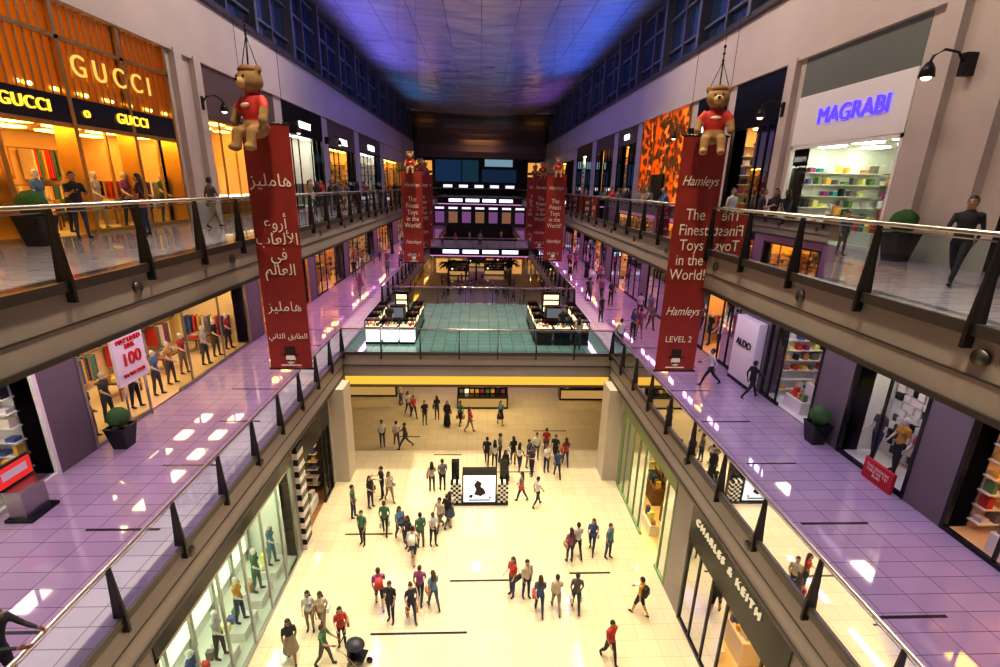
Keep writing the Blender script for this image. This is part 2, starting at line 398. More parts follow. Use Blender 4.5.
for s,nm,ul,ml in ((-1,'left',UL,ML),(1,'right',UR,MR)):
    b=MB()
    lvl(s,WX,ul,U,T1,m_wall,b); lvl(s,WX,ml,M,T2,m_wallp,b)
    gs=[(-3,7.6),(8.2,16),(17.2,20.6)] if s<0 else [(-3,7.4),(7.8,12.9),(14.2,20.6)]
    lvl(s,GX,gs,G,5,m_fascia,b,yb=20.8,th=.5)
    b.box(s*GX,s*11.7,20.65,21,0,5,m_wall)
    lvl(s,9.5,GR,G,5,m_wall,b,ya=23,th=.3)
    b.box(s*WX,s*(WX+.5),-8,100,T1,21.5,m_wall)
    if s>0: b.box(WX-.03,WX+.5,13.8,18.8,17.6,T1,m_headg)
    for y in ([20.6,21.9] if s<0 else [11.2,12.7,19.1]):
        b.box(s*(WX-.25),s*WX,y,y+.5,U,T1,m_wall)
    b.box(s*(WX-.2),s*(WX+.3),-8,100,T1-.1,T1+.12,m_wall); b.box(s*(WX-.25),s*(WX+.3),-8,100,21.4,21.6,m_coping)
    b.box(s*6.35,s*7.05,21.0,22.2,0,5,m_wall)
    b.obj('wall_'+nm)
    b=MB()
    b.quad((s*(WX+.2),-8,21.5),(s*(WX+.2),90,21.5),(s*(WX+.2),90,26),(s*(WX+.2),-8,26),m_window)
    for i in range(38):
        y=-8+i*2.6; w=.16 if i%2 else .3
        b.box(s*(WX-.05-(.25 if i%2==0 else 0)),s*(WX+.25),y-w/2,y+w/2,21.5,26,m_frame)
    for z in (21.6,22.4,24.2,25.6): b.box(s*(WX-.02),s*(WX+.25),-8,90,z-.06,z+.06,m_frame)
    b.obj('window_%d'%(1 if s<0 else 2))
b=MB()
for k in range(18): b.box(-7.3,-6.85,16.3,16.9,k*.26,k*.26+.26,m_black if k%2 else m_white)
b.obj('striped_column')
# ceiling
b=MB(); n=24
for i in range(n):
    def P(k): 
        x=-12+24*k/n; return x, 25.95-.9*(1-(x/12)**2)
    x0,z0=P(i); x1,z1=P(i+1)
    b.quad((x0,-8,z0),(x1,-8,z1),(x1,84,z1),(x0,84,z0),m_ceil)
b.sm=[True]*len(b.sm)
b.obj('ceiling')
b=MB(); m_bulk=mat('bulkhead_metal',(.18,.15,.16),.3,.9)
prev=None
for i in range(11):
    t=math.pi/2*i/10; y=84+7*math.sin(t); z=25.5-6.5*(1-math.cos(t))
    if prev: b.quad((-12,prev[0],prev[1]),(12,prev[0],prev[1]),(12,y,z),(-12,y,z),m_bulk)
    prev=(y,z)
b.sm=[True]*len(b.sm)
b.box(-12,12,91,91.3,13.8,19.2,m_black)
b.box(-12,12,100,100.3,0,14,m_black)
for k in range(6):
    b.box(-9+k*3.1,-6.6+k*3.1,99.9,100,.3,3.3,em('end_window_gold',(1,.5,.12),1.4))
for k in range(7):
    b.box(-9+k*2.7,-7.2+k*2.7,99.85,100,7.0,9.2,em('end_window_warm',(1,.5,.25),.25) if k%2 else em('end_window_pink',(.7,.3,.8),.28))
    b.box(-9+k*2.7,-7.2+k*2.7,99.8,100,9.7,10.1,em('end_sign',(.9,.9,1),1.2))
for s in (-1,1):
    b.box(s*8.6,s*11.4,90.8,91,13.9,18.4,em('end_gold_shop',(1,.5,.1),.9)); b.box(s*9.9,s*10.05,90.7,90.8,13.9,18.4,m_black); b.box(s*8.6,s*11.4,90.7,90.8,16.3,16.7,m_black)
b.obj('wall_back')
b=MB()
b.box(-8,-3.4,90.7,90.95,14.9,18.6,em('screen_blue',(.03,.11,.28),.3)); b.box(-3.2,-.3,90.7,90.95,14.9,18.6,em('screen_teal',(.03,.14,.22),.28)); b.box(.8,5.8,90.7,90.95,17.6,18.8,em('screen_cyan',(.30,.5,.6),.7)); b.box(.3,6.5,90.7,90.95,14.9,17.1,em('screen_dim',(.02,.08,.2),.3))
for k in range(5): b.box(-6.6+k*2.8,-5.0+k*2.8,90.5,90.7,13.9,14.4,em('end_sign',(.9,.9,1),1.2))
b.obj('video_wall')

# ---------------- camera ----------------
F=479.; pitch=math.radians(17.1); yaw=math.radians(2.66); roll=math.radians(1.3)
cd=bpy.data.cameras.new('camera'); cam=bpy.data.objects.new('camera',cd); scene.collection.objects.link(cam)
cd.sensor_width=36; cd.lens=F*36/1000; cd.clip_start=.05; cd.clip_end=500
RM=(Matrix.Rotation(-yaw,3,'Z')@Matrix.Rotation(math.pi/2-pitch,3,'X')@Matrix.Rotation(roll,3,'Z'))
cam.matrix_world=Matrix.Translation((0,0,CZ))@RM.to_4x4(); scene.camera=cam

# ---------------- people ----------------
def remesh(mb,voxel,labels,smooth=4):
    me=mb.mesh('tmp'); o=bpy.data.objects.new('tmp',me); scene.collection.objects.link(o)
    r=o.modifiers.new('r','REMESH'); r.mode='VOXEL'; r.voxel_size=voxel
    sm=o.modifiers.new('s','SMOOTH'); sm.factor=.5; sm.iterations=smooth
    dg=bpy.context.evaluated_depsgraph_get(); dg.update()
    m2=bpy.data.meshes.new_from_object(o.evaluated_get(dg))
    vs=[v.co.copy() for v in m2.vertices]; fs=[tuple(p.vertices) for p in m2.polygons]
    bpy.data.objects.remove(o); bpy.data.meshes.remove(m2)
    out={}
    for f in fs:
        c=Vector((0,0,0))
        for i in f: c+=vs[i]
        c/=len(f); best=1e9; bl=0
        for p0,p1,r,l in labels:
            d=p1-p0; L=d.length_squared
            t=0 if L==0 else max(0,min(1,(c-p0).dot(d)/L))
            q=(c-p0-d*t).length-r
            if q<best: best=q; bl=l
        out.setdefault(bl,[]).append(f)
    return vs,out
SKIN,HAIR,TOP,BOT,SHOE,BAG,DARK=range(7)
pm=[mat('skin',(.42,.25,.17),.5),mat('hair_black',(.015,.01,.008),.5),mat('cloth_grey',(.3,.3,.3),.8),mat('cloth_navy',(.03,.04,.08),.8),mat('shoe_black',(.02,.02,.02),.4),mat('bag_tan',(.35,.18,.08),.5),mat('eye_dark',(.02,.01,.01),.3)]
def rad(a): return math.radians(a)
def person(name,tl=3,kl=3,tr=-2,kr=2,al=2,el=12,ar=-2,er=12,abd=8,fem=False,hair='short',garment=None,sleeve='short',extras=(),lean=0.):
    b=MB(); b.mats=list(pm); lab=[]
    sw=.16 if fem else .18; f=.9 if fem else 1.
    V=Vector
    def sh(p): p=V(p); p.y-=lean*max(0,p.z-.93); return p
    tor=[(.86,.135,.10),(.94,.165 if fem else .158,.12),(1.08,.122 if fem else .145,.095),(1.2,.145*f,.108),(1.32,.17*f,.115),(1.41,.165*f,.092),(1.455,.10,.07),(1.49,.056,.056),(1.55,.052,.054)]
    rings=[]
    for z,rx,ry in tor:
        c=sh((0,0,z)); rings.append([V((c.x+rx*math.cos(q),c.y+ry*math.sin(q),z)) for q in [2*math.pi*j/16 for j in range(16)]])
    u=MB(); u.mats=[pm[0]]; u.loft(rings,0)
    if fem:
        for s in (-1,1): u.ell((s*.07,-.085,1.27),(.06,.05,.06),0)
    lab+= [(V((0,0,.98)),sh((0,0,1.36)),.15,TOP),(sh((-sw+.02,0,1.39)),sh((sw-.02,0,1.39)),.07,TOP),(sh((0,0,1.49)),sh((0,0,1.56)),.055,SKIN),(V((-.08,0,.9)),V((.08,0,.9)),.12,BOT)]
    joints={}
    for s,t,k in ((1,tl,kl),(-1,tr,kr)):
        t=rad(t);k=rad(k)
        hip=V((s*.085,0,.90)); kn=hip+.43*V((s*.03,-math.sin(t),-math.cos(t))); an=kn+.41*V((0,-math.sin(t-k),-math.cos(t-k)))
        fp=max(-.6,min(.4,(t-k)*.8)); 
        toe=an+V((s*.02,-.15*math.cos(fp),.15*math.sin(fp)-.055)); heel=an+V((0,.045,-.055))
        if fp<-.2: toe=an+V((s*.02,-.10,-.12)); heel=an+V((0,.05,-.03))
        u.tube([hip,hip.lerp(kn,.4),kn],[(.088,.095),(.078,.085),(.056,.06)],0,12)
        u.tube([kn,kn.lerp(an,.35),an],[(.055,.058),(.053,.060),(.036,.04)],0,12)
        u.tube([heel,an.lerp(toe,.35)+V((0,0,-.03)),toe],[(.036,.032),(.043,.04),(.038,.024)],0,10)
        bl=SKIN if garment in('dress','shorts') else BOT
        km=kn.lerp(hip,.15)
        lab+=[(hip,km,.08,BOT),(kn,an+V((0,0,.03)),.05,bl),(heel,toe,.05,SHOE)]
        joints[s]=(kn,an)
    hands=[]
    for s,a,e in ((1,al,el),(-1,ar,er)):
        a=rad(a);e=rad(e); ab=rad(abd)
        S=sh((s*sw,0,1.405)); E=S+.29*V((s*math.sin(ab),-math.sin(a)*math.cos(ab),-math.cos(a)*math.cos(ab)))
        Wp=E+.25*V((s*math.sin(ab)*.2-(s*.25 if er>1 and el>1 else 0),-math.sin(a+e),-math.cos(a+e)))
        u.tube([S+V((-s*.05,0,.01)),S,S.lerp(E,.5),E],[.055,.056,.045,.038],0,10)
        u.tube([E,E.lerp(Wp,.3),Wp],[.038,.037,.024],0,10)
        mid=S.lerp(E,.65)
        if sleeve=='short': lab+=[(S,mid,.05,TOP),(mid,E,.04,SKIN),(E,Wp,.03,SKIN)]
        else: lab+=[(S,E,.05,TOP),(E,Wp,.03,TOP)]
        hands.append((s,Wp,(Wp-E).normalized()))
    if garment=='dress':
        u.ovals([(0,0,1.0,.13,.1),(0,0,.85,.19,.15),(0,0,.5,.25,.22),(0,0,.47,.25,.22)],0); lab+=[(V((0,0,.95)),V((0,0,.62)),.25,BOT)]
    if garment in('abaya','kandura'):
        yk=(joints[1][1].y+joints[-1][1].y)/2; sp=abs(joints[1][1].y-joints[-1][1].y)/2
        u.ovals([(0,0,1.3,.16,.12),(0,0,1.0,.17,.14),(0,yk*.5,.5,.20,.16+sp*.5),(0,yk,.13,.24,.18+sp),(0,yk,.10,.24,.18+sp)],0)
        lab=[l for l in lab if l[3]!=BOT and not(l[3]==SKIN and l[2]==.05)]; lab+=[(V((0,0,1.0)),V((0,yk,.16)),.25,TOP)]
    vs,out=remesh(u,.02,lab)
    for l,fs in out.items():
        used={}; nv=[];nf=[]
        for f_ in fs:
            g=[]
            for i in f_:
                if i not in used: used[i]=len(nv); nv.append(vs[i])
                g.append(used[i])
            nf.append(tuple(g))
        b.add(nv,nf,l,True)
    h=sh((0,0,1.62)); h.z=1.62; h.y-=.015
    b.ell(h,(.075,.094,.115),SKIN,16,12); b.ell(h+V((0,-.03,-.06)),(.055,.06,.05),SKIN,12,8)
    b.ell(h+V((0,-.098,-.012)),(.014,.02,.024),SKIN,8,6)
    for s in (-1,1):
        b.ell(h+V((s*.03,-.084,.012)),(.013,.008,.008),DARK,8,5); b.ell(h+V((s*.03,-.086,.032)),(.018,.006,.004),HAIR,8,5)
        b.ell(h+V((s*.077,.005,-.005)),(.012,.022,.03),SKIN,8,6)
    b.ell(h+V((0,-.084,-.052)),(.024,.009,.006),DARK,8,5)
    if hair in('short','long','bun'):
        b.ell(h+V((0,.012,.014)),(.085,.1,.12),HAIR,18,14,keep=lambda x,y,z: z>.5 or (y>-.25 and z>0) or (y>.1 and z>-.65))
    if hair=='long':
        b.ovals([(h.x,h.y+.05,1.66,.085,.06),(h.x,h.y+.07,1.55,.095,.05),(h.x,h.y+.09,1.42,.11,.04),(h.x,h.y+.10,1.33,.09,.03),(h.x,h.y+.10,1.29,.04,.015)],HAIR,14)
    if hair=='bun': b.ell(h+V((0,.11,.05)),(.05,.05,.05),HAIR)
    if hair in('hijab','ghutra'):
        mt=TOP
        b.ell(h+V((0,.008,.006)),(.093,.108,.13),mt,18,14,keep=lambda x,y,z: not(y<-.45 and abs(z)<.72))
        b.ovals([(h.x,h.y+.02,1.57,.09,.09),(h.x,h.y+.03,1.48,.12,.10),(h.x,h.y+.03,1.40,.185,.12),(h.x,h.y+.04,1.33,.16,.12)],mt,16)
        if hair=='ghutra': b.tube([h+V((.09*math.cos(q),.105*math.sin(q)+.005,.075)) for q in [i*math.pi/6 for i in range(13)]],.014,HAIR,6)
    for s,w,d in hands:
        x=V((1,0,0)); a=(x-d*x.dot(d)).normalized(); c=d.cross(a)
        if c.y>0: c=-c
        b.tube([w-d*.02,w+d*.03,w+d*.085],[(.022,.022),(.017,.036),(.014,.038)],SKIN,10)
        for k,L in ((-1.5,.06),(-.5,.075),(.5,.08),(1.5,.072)):
            p=w+d*.08+c*(k*.019); q=-a*s
            b.tube([p,p+d*L*.5+q*.006,p+d*L*.82+q*.022,p+d*L+q*.038],[.0095,.009,.0085,.006],SKIN,6)
        p=w+d*.025+c*.028; b.tube([p,p+d*.03+c*.025,p+d*.06+c*.032-a*s*.01],[.012,.011,.008],SKIN,6)
    for ex in extras:
        if ex=='backpack': b.loft([[V((x*sc,y,z)) for x,y in ((-.14,.10),(.14,.10),(.14,.10+dd),(-.14,.10+dd))] for z,sc,dd in ((1.0,.9,.14),(1.05,1,.18),(1.3,1,.16),(1.42,.7,.08))],BAG,True,True)
        if ex in('bag','bag2'):
            for s,w,d in hands:
                if s<0 and ex=='bag': continue
                c=w+V((0,0,-.14)); b.box(c.x-.05,c.x+.05,c.y-.14,c.y+.14,c.z-.32,c.z-.06,BAG)
                b.tube([c+V((0,-.1,-.06)),c+V((0,-.04,.05)),c+V((0,.04,.05)),c+V((0,.1,-.06))],.007,DARK,6)
        if ex=='handbag':
            c=V((sw+.09,.03,.95)); b.box(c.x-.045,c.x+.045,c.y-.14,c.y+.14,c.z-.1,c.z+.1,BAG)
            b.tube([c+V((0,-.12,.1)),V((sw+.03,-.05,1.3)),V((sw-.02,0,1.46)),V((sw+.03,.06,1.3)),c+V((0,.12,.1))],.009,BAG,6)
        if ex=='phone':
            c=(hands[1][1]+hands[1][2]*.1); b.box(c.x-.035,c.x+.035,c.y-.02,c.y-.01,c.z-.05,c.z+.09,DARK)
    zm=min(v.z for v in vs)
    b.v=[(x,y,z-zm) for x,y,z in b.v]
    return name,b.mesh(name)
VAR=[
 person('man_walking',20,5,-14,20,-16,14,18,20),
 person('woman_walking',17,4,-12,20,-14,12,16,18,fem=True,hair='long',extras=('handbag',)),
 person('man_standing',4,3,-3,3,3,12,-3,14),
 person('man_using_phone',5,3,-4,4,22,88,22,92,extras=('phone',)),
 person('woman_standing',4,4,-2,2,6,15,8,70,fem=True,hair='long',extras=('handbag',)),
 person('woman_in_abaya',8,4,-6,8,4,15,8,60,fem=True,hair='hijab',garment='abaya',sleeve='long',extras=('handbag',)),
 person('man_in_kandura',10,4,-8,10,-8,12,10,14,hair='ghutra',garment='kandura',sleeve='long'),
 person('woman_in_dress',15,5,-11,18,-12,12,14,16,fem=True,hair='long',garment='dress'),
 person('man_with_backpack',18,6,-14,20,-14,14,16,50,garment='shorts',extras=('backpack',)),
 person('woman_with_shopping_bags',15,5,-11,18,-4,8,6,8,abd=14,fem=True,hair='bun',extras=('bag2',)),
 person('man_leaning',6,3,-8,4,42,42,42,42,lean=.25,sleeve='long'),
 person('man_striding',32,12,-26,20,-26,30,30,40,sleeve='long'),
 person('mannequin_figure',6,4,-5,3,-6,10,12,45,fem=True,hair='none'),
 person('man_pushing_stroller',18,5,-12,18,30,48,30,48),
]
sk=[mat('skin_a',(.42,.25,.17),.5),mat('skin_b',(.50,.32,.23),.5),mat('skin_c',(.25,.14,.09),.5)]
hr=[pm[1],mat('hair_brown',(.05,.025,.012),.5),pm[1]]
tops=[mat('cloth_%d'%i,c,.8) for i,c in enumerate([(.45,.45,.47),(.02,.02,.025),(.40,.04,.04),(.05,.08,.22),(.18,.18,.2),(.45,.4,.32),(.06,.16,.09),(.28,.08,.2),(.5,.28,.05),(.03,.03,.05),(.62,.6,.58),(.10,.2,.32),(.015,.015,.02),(.08,.08,.09),(.05,.05,.1)])]
bots=[mat('trouser_%d'%i,c,.8) for i,c in enumerate([(.02,.02,.03),(.03,.045,.10),(.06,.08,.14),(.25,.2,.15),(.03,.03,.03),(.10,.09,.09)])]
bags=[pm[5],pm[4],mat('bag_white',(.6,.58,.55),.5),mat('bag_red',(.45,.05,.05),.5)]
m_manq=mat('mannequin_white',(.65,.62,.58),.35)
def put(var,x,y,z,face,sc=1.,top=None,bot=None,name=None,skin=None,hair=None):
    n,me=VAR[var]
    o=bpy.data.objects.new(name or n,me); scene.collection.objects.link(o)
    o.location=(x,y,z+.006); o.rotation_euler=(0,0,rad(face)); o.scale=(sc,sc,sc)
    ms={SKIN:skin or R.choice(sk),HAIR:hair or R.choice(hr),TOP:top or R.choice(tops),BOT:bot or R.choice(bots),BAG:R.choice(bags)}
    if var==5: ms[TOP]=tops[12]; ms[HAIR]=pm[1]
    if var==6: ms[TOP]=tops[10]; ms[HAIR]=pm[1]
    for i,m in ms.items():
        o.material_slots[i].link='OBJECT'; o.material_slots[i].material=m
    return o
# ground-floor shoppers: x, y, figure, facing
GP=[(-5.4,24.4,2,10),(-4.6,24.4,0,200),(-4.1,24.2,11,-80),(-3.3,27.0,2,20),(-2.6,27.7,4,190),(-1.9,26.8,5,0),(-1.1,27.0,9,160),(-4.5,28.4,1,30),(-4.1,27.9,0,30),(-5.2,29.8,2,90),(1.4,27.0,7,10),(-.5,26.1,1,80),
(1.9,22.5,4,200),(2.2,22.0,1,160),(2.7,22.2,3,40),(3.2,23.0,2,0),(3.8,23.5,9,180),(4.2,22.8,0,-30),(4.1,21.3,0,190),(4.7,22.4,1,170),(3.6,21.8,4,30),(2.8,21.5,3,-60),(1.4,21.1,5,30),(1.2,22.8,2,100),(.5,22.5,0,180),(.9,22.2,1,170),
(2.8,19.0,0,120),(2.1,19.4,1,-100),(-2.2,20.2,4,180),(-1.7,20.3,2,190),(-1.3,17.7,0,150),(-5.5,18.3,2,80),(-4.7,16.6,2,-20),(-4.9,19.0,4,60),(-4.5,19.7,3,-60),(-4.1,19.4,1,30),(-3.9,17.2,9,190),(-3.2,16.8,1,20),(-2.8,16.3,4,-40),(-2.5,15.6,8,170),(-2.3,16.4,2,200),(-1.8,16.5,3,30),(-1.6,17.4,0,-30),(-1.2,17.8,7,160),
(-3.4,13.5,8,190),(-2.9,12.9,2,-10),(-2.2,12.9,9,30),(-2.0,13.7,0,170),(-1.5,13.4,1,200),
(3.7,15.5,4,190),(4.05,15.8,0,200),(4.7,16.0,1,-20),(5.3,15.7,2,30),(3.5,13.2,9,170),(2.8,13.2,0,180),(2.2,13.1,1,190),(1.8,13.8,2,20),(1.3,13.9,4,-60),(5.7,13.0,8,-130),(4.2,11.3,0,10),(-5.5,12.6,4,20),(-5.1,12.6,1,0),(-5.7,11.5,7,10)]
for (x,y,v,f) in GP: put(v,x,y,0,f+R.uniform(-12,12),R.uniform(.90,.97))
put(13,-4.65,11.35,0,80,.92,top=tops[6]); put(4,-4.3,12.0,0,20,.9)
# stroller
b=MB()
for sx in (-.22,.22):
    for sy in (-.3,.3):
        b.tube([(sx-.03,sy,.1),(sx+.03,sy,.1)],[.1,.1],m_black,12)
    b.tube([(sx,-.3,.1),(sx,.1,.55),(sx,.45,1.0)],.014,m_steel,6); b.tube([(sx,.3,.1),(sx,-.1,.5)],.014,m_steel,6)
b.tube([(-.24,.45,1.0),(.24,.45,1.0)],.02,m_black,8)
b.loft([[Vector((-.2,-.25,.4)),Vector((.2,-.25,.4)),Vector((.2,.1,.4)),Vector((-.2,.1,.4))],[Vector((-.21,-.3,.52)),Vector((.21,-.3,.52)),Vector((.21,.2,.55)),Vector((-.21,.2,.55))]],m_black,True,False)
b.box(-.2,.2,.12,.2,.5,.95,m_black); b.ell((0,.02,.9),(.24,.3,.22),PAL[2],14,8,keep=lambda x,y,z:z>.0)
b.box(-.18,.18,-.1,.25,.18,.3,PAL[11]); b.obj('baby_stroller',(-3.64,11.25,0),rad(80))
# mid-level shoppers
MP=[(9.9,18.7,11,-100),(11.0,17.4,11,100),(7.3,23.3,2,180),(8.5,25.0,4,20),(9.0,25.4,0,170),(10.2,27.0,1,10),(7.6,28.6,2,40),(8.1,34.6,0,180),(9.4,33.1,4,0),(10.4,29.7,9,170),(10.9,29.2,1,10),(9.7,48,0,0),(-10.5,51.3,2,0),(-10.9,42.,0,20),(-8.7,34.7,1,0)]
for i,(x,y,v,f) in enumerate(MP): put(v,x,y,M,f,R.uniform(.95,1.02),top=tops[12] if i==1 else tops[10] if i==0 else None,bot=bots[0] if i<2 else None)
put(10,-7.4,5.9,M,90,1.05,top=tops[12],bot=bots[0])
for i in range(20): put(R.choice([0,1,2,3,4,5,7,8,9]),R.uniform(7.4,11.1),R.uniform(34,66),M,R.choice([0,180])+R.uniform(-40,40),R.uniform(.92,1))
for i in range(12): put(R.choice([0,1,2,3,4,5,9]),-R.uniform(7.6,11.1),R.uniform(38,66),M,R.choice([0,180])+R.uniform(-40,40),R.uniform(.92,1))
put(2,-4.9,25.6,M,10,1.0,top=tops[1]); put(2,4.6,25.2,M,0,1,top=tops[1]); put(4,5.1,23.3,M,180,.98)
# upper shoppers
UP=[(-10,15.1,4,-70),(-9.5,18.0,0,150),(-11,14.0,3,60),(-9,27.1,2,0),(-10,31.9,2,20),(9,17.4,2,20),(9,15.5,3,60),(9.3,15.3,4,-60),(10,13.0,2,0),(9.2,8.9,11,-60),(9,26.3,2,0),(10,15.8,1,180),(7.5,19.6,10,-90),(7.5,21.6,10,-90),(-7.5,25.0,10,90),(7.5,27.6,10,-90)]
for i,(x,y,v,f) in enumerate(UP): put(v,x,y,U,f,.68 if i==8 else 1.0,top=tops[[12,13,1,4,2,0,9,12,3,1,4,9,3,4,12,2][i]])
for i in range(16): put(R.choice([0,1,2,3,4,5]),-R.uniform(7.3,11),R.uniform(24,70),U,R.uniform(0,360),.98)
for i in range(16): put(R.choice([0,1,2,3,4,5]),R.uniform(7.3,11),R.uniform(24,70),U,R.uniform(0,360),.98)
for i in range(22): put(R.choice([0,1,2,3,4]),R.uniform(-6,6),R.uniform(60,77),0,R.uniform(0,360),.95)
for i in range(8): put(R.choice([0,1,2,4]),R.uniform(-6,6),R.uniform(67,73),M,R.uniform(0,360),.98)
for (x,y,z,s) in SHOPS:
    if y>34 : continue
    if z==U and y<9: continue
    t=R.choice(tops); put(12,x,y,z+.01,90 if s<0 else -90,1.03,top=t,bot=R.choice(bots+[t]),name='mannequin',skin=m_manq,hair=m_manq)

# ---------------- bears & banners ----------------
m_fur=noisy('bear_fur',(.34,.21,.09),(.27,.16,.07),8,.9,0,.4); m_shirt=mat('bear_shirt',(.45,.025,.02),.7); m_muz=mat('bear_muzzle',(.5,.35,.2),.9)
def bear_mesh():
    u=MB(); u.mats=[m_fur]; V=Vector; lab=[]
    u.ell((0,0,.85),(.42,.36,.6),0,20,14); u.ell((0,0,.4),(.42,.38,.36),0,20,12); u.ell((0,-.05,1.72),(.42,.38,.38),0,20,14)
    lab+=[(V((0,0,.75)),V((0,0,1.1)),.40,1),(V((0,0,.32)),V((0,0,.4)),.38,0),(V((0,-.05,1.72)),V((0,-.05,1.72)),.42,0)]
    u.ell((0,-.4,1.62),(.19,.16,.14),0); lab.append((V((0,-.45,1.62)),V((0,-.45,1.62)),.2,2))
    for s in (-1,1):
        u.ell((s*.34,0,2.04),(.15,.09,.15),0); u.tube([(s*.33,0,1.2),(s*.55,-.12,.95),(s*.60,-.25,.6)],[.17,.15,.14],0); u.ell((s*.60,-.27,.55),(.15,.15,.16),0)
        lab+=[(V((s*.33,0,1.2)),V((s*.5,-.1,1.0)),.18,1),(V((s*.58,-.2,.8)),V((s*.62,-.3,.5)),.15,0)]
        u.tube([(s*.24,-.1,.3),(s*.3,-.5,.2),(s*.31,-.55,-.15)],[.2,.18,.16],0); u.ell((s*.32,-.62,-.25),(.16,.24,.13),0)
        lab+=[(V((s*.24,-.2,.25)),V((s*.31,-.55,-.2)),.19,0)]
    vs,out=remesh(u,.045,lab,5)
    b=MB(); b.mats=[m_fur,m_shirt,m_muz]
    for l,fs in out.items(): b.add(vs,fs,l,True)
    for s in (-1,1): b.ell((s*.14,-.41,1.8),(.04,.03,.045),m_black,10,6)
    b.ell((0,-.57,1.68),(.06,.04,.045),m_black,10,6)
    for sg in (-1,1): b.ell((0,sg*.35,1.0),(.2,.03,.07),mat('shirt_print',(.7,.6,.5),.7),12,6)
    b.tube([(0,-.05,2.05),(0,0,2.9)],.025,m_black,6)
    for k in range(6): b.ell((0,0,2.9+k*.12),(.05,.025,.07) if k%2 else (.025,.05,.07),m_post,8,5)
    b.tube([(0,0,3.6),(0,0,8.0)],.008,m_post,5)
    for s in (-1,1): b.tube([(s*.3,0,1.35),(s*.3,0,2.2),(0,0,3.0)],.014,m_black,6)
    b.ell((0,-.04,2.02),(.33,.33,.16),mat('bear_cap',(.22,.10,.05),.8),16,8); 
    return b.mesh('teddy_bear')
BM=bear_mesh()
m_btext=mat('banner_print',(.85,.80,.72),.6); m_bdark=mat('banner_dark',(.03,.01,.01),.6)
def banner(x,y,zb,zt,w,lines,bs=.8,bdx=0,brz=0,bdz=-.05):
    b=MB(); n=10
    for i in range(n):
        x0=-w/2+w*i/n; x1=x0+w/n
        b.box(x0,x1,-.012,.012,zb-(zt+zb)/2,zt-(zt+zb)/2,m_red)
    h=(zt-zb)/2
    b.tube([(-w/2-.04,0,h),(w/2+.04,0,h)],.03,m_black,8); b.tube([(-w/2-.04,0,-h),(w/2+.04,0,-h)],.035,m_black,8)
    for s in (-1,1): b.tube([(s*w*.4,0,h),(s*w*.4,.0,25.1-(zt+zb)/2)],.006,m_post,5)
    b.ell((0,-.02,-h+.33),(.15,.01,.17),m_btext,16,8); b.box(-.26,.26,-.03,-.014,-h+.44,-h+.49,m_bdark); b.box(-.15,.15,-.03,-.014,-h+.49,-h+.72,m_bdark)
    b.ell((-.07,-.035,-h+.27),(.08,.006,.03),m_bdark,10,5); b.ell((.07,-.035,-h+.27),(.08,.006,.03),m_bdark,10,5)
    b.box(-.3,.3,-.02,-.014,-h+.1,-h+.14,m_btext)
    o=b.obj('hanging_banner',(x,y,(zt+zb)/2))
    for body,z,size,sx,shr in lines: text(o,body,(x,y-.03,z),size,'F',m_btext,ext=.004,sx=sx,shear=shr)
    be=bpy.data.objects.new('teddy_bear',BM); scene.collection.objects.link(be); be.location=(x+bdx,y-.4,zt+bdz); be.scale=(bs,)*3; be.rotation_euler=(0,0,rad(brz))
    return o
A1="\uFEB0\uFEF4\uFEE0\uFEE3\uFE8E\uFEEB"
A2="\uFEC9\uFEED\uFEAD\uFE83\n\uFE8F\uFE8E\uFECC\uFEDF\uFEF7\uFE8D\n\uFEF2\uFED3\n\uFEE2\uFEDF\uFE8E\uFECC\uFEDF\uFE8D"
A3="\uFEF2\uFEE7\uFE8E\uFE9C\uFEDF\uFE8D \uFED6\uFE91\uFE8E\uFEC4\uFEDF\uFE8D"
banner(-5.72,14,8.8,15.75,1.25,[(A1,14.3,.46,1,0),(A2,12.5,.46,.9,0),(A1,10.75,.40,1,0),(A3,9.85,.23,1,0)],.8,-.05,-25,-.45)
EN=[('Hamleys',14.55,.38,.8,.35),('The\nFinest\nToys\nin the\nWorld!',12.75,.46,.8,0),('Hamleys',10.75,.38,.8,.35),('LEVEL 2',9.85,.28,.9,0)]
banner(6.22,14,8.8,15.75,1.25,EN,.68,.0,-20,-.3)
for (x,y) in ((-4.6,34),(-4.9,42),(-5.4,50),(5.5,36),(5.3,43),(5.5,51)):
    banner(x,y,9.0,15.2,1.4,[(t,z-.3,s,a,c) for t,z,s,a,c in EN],.55,0,0)

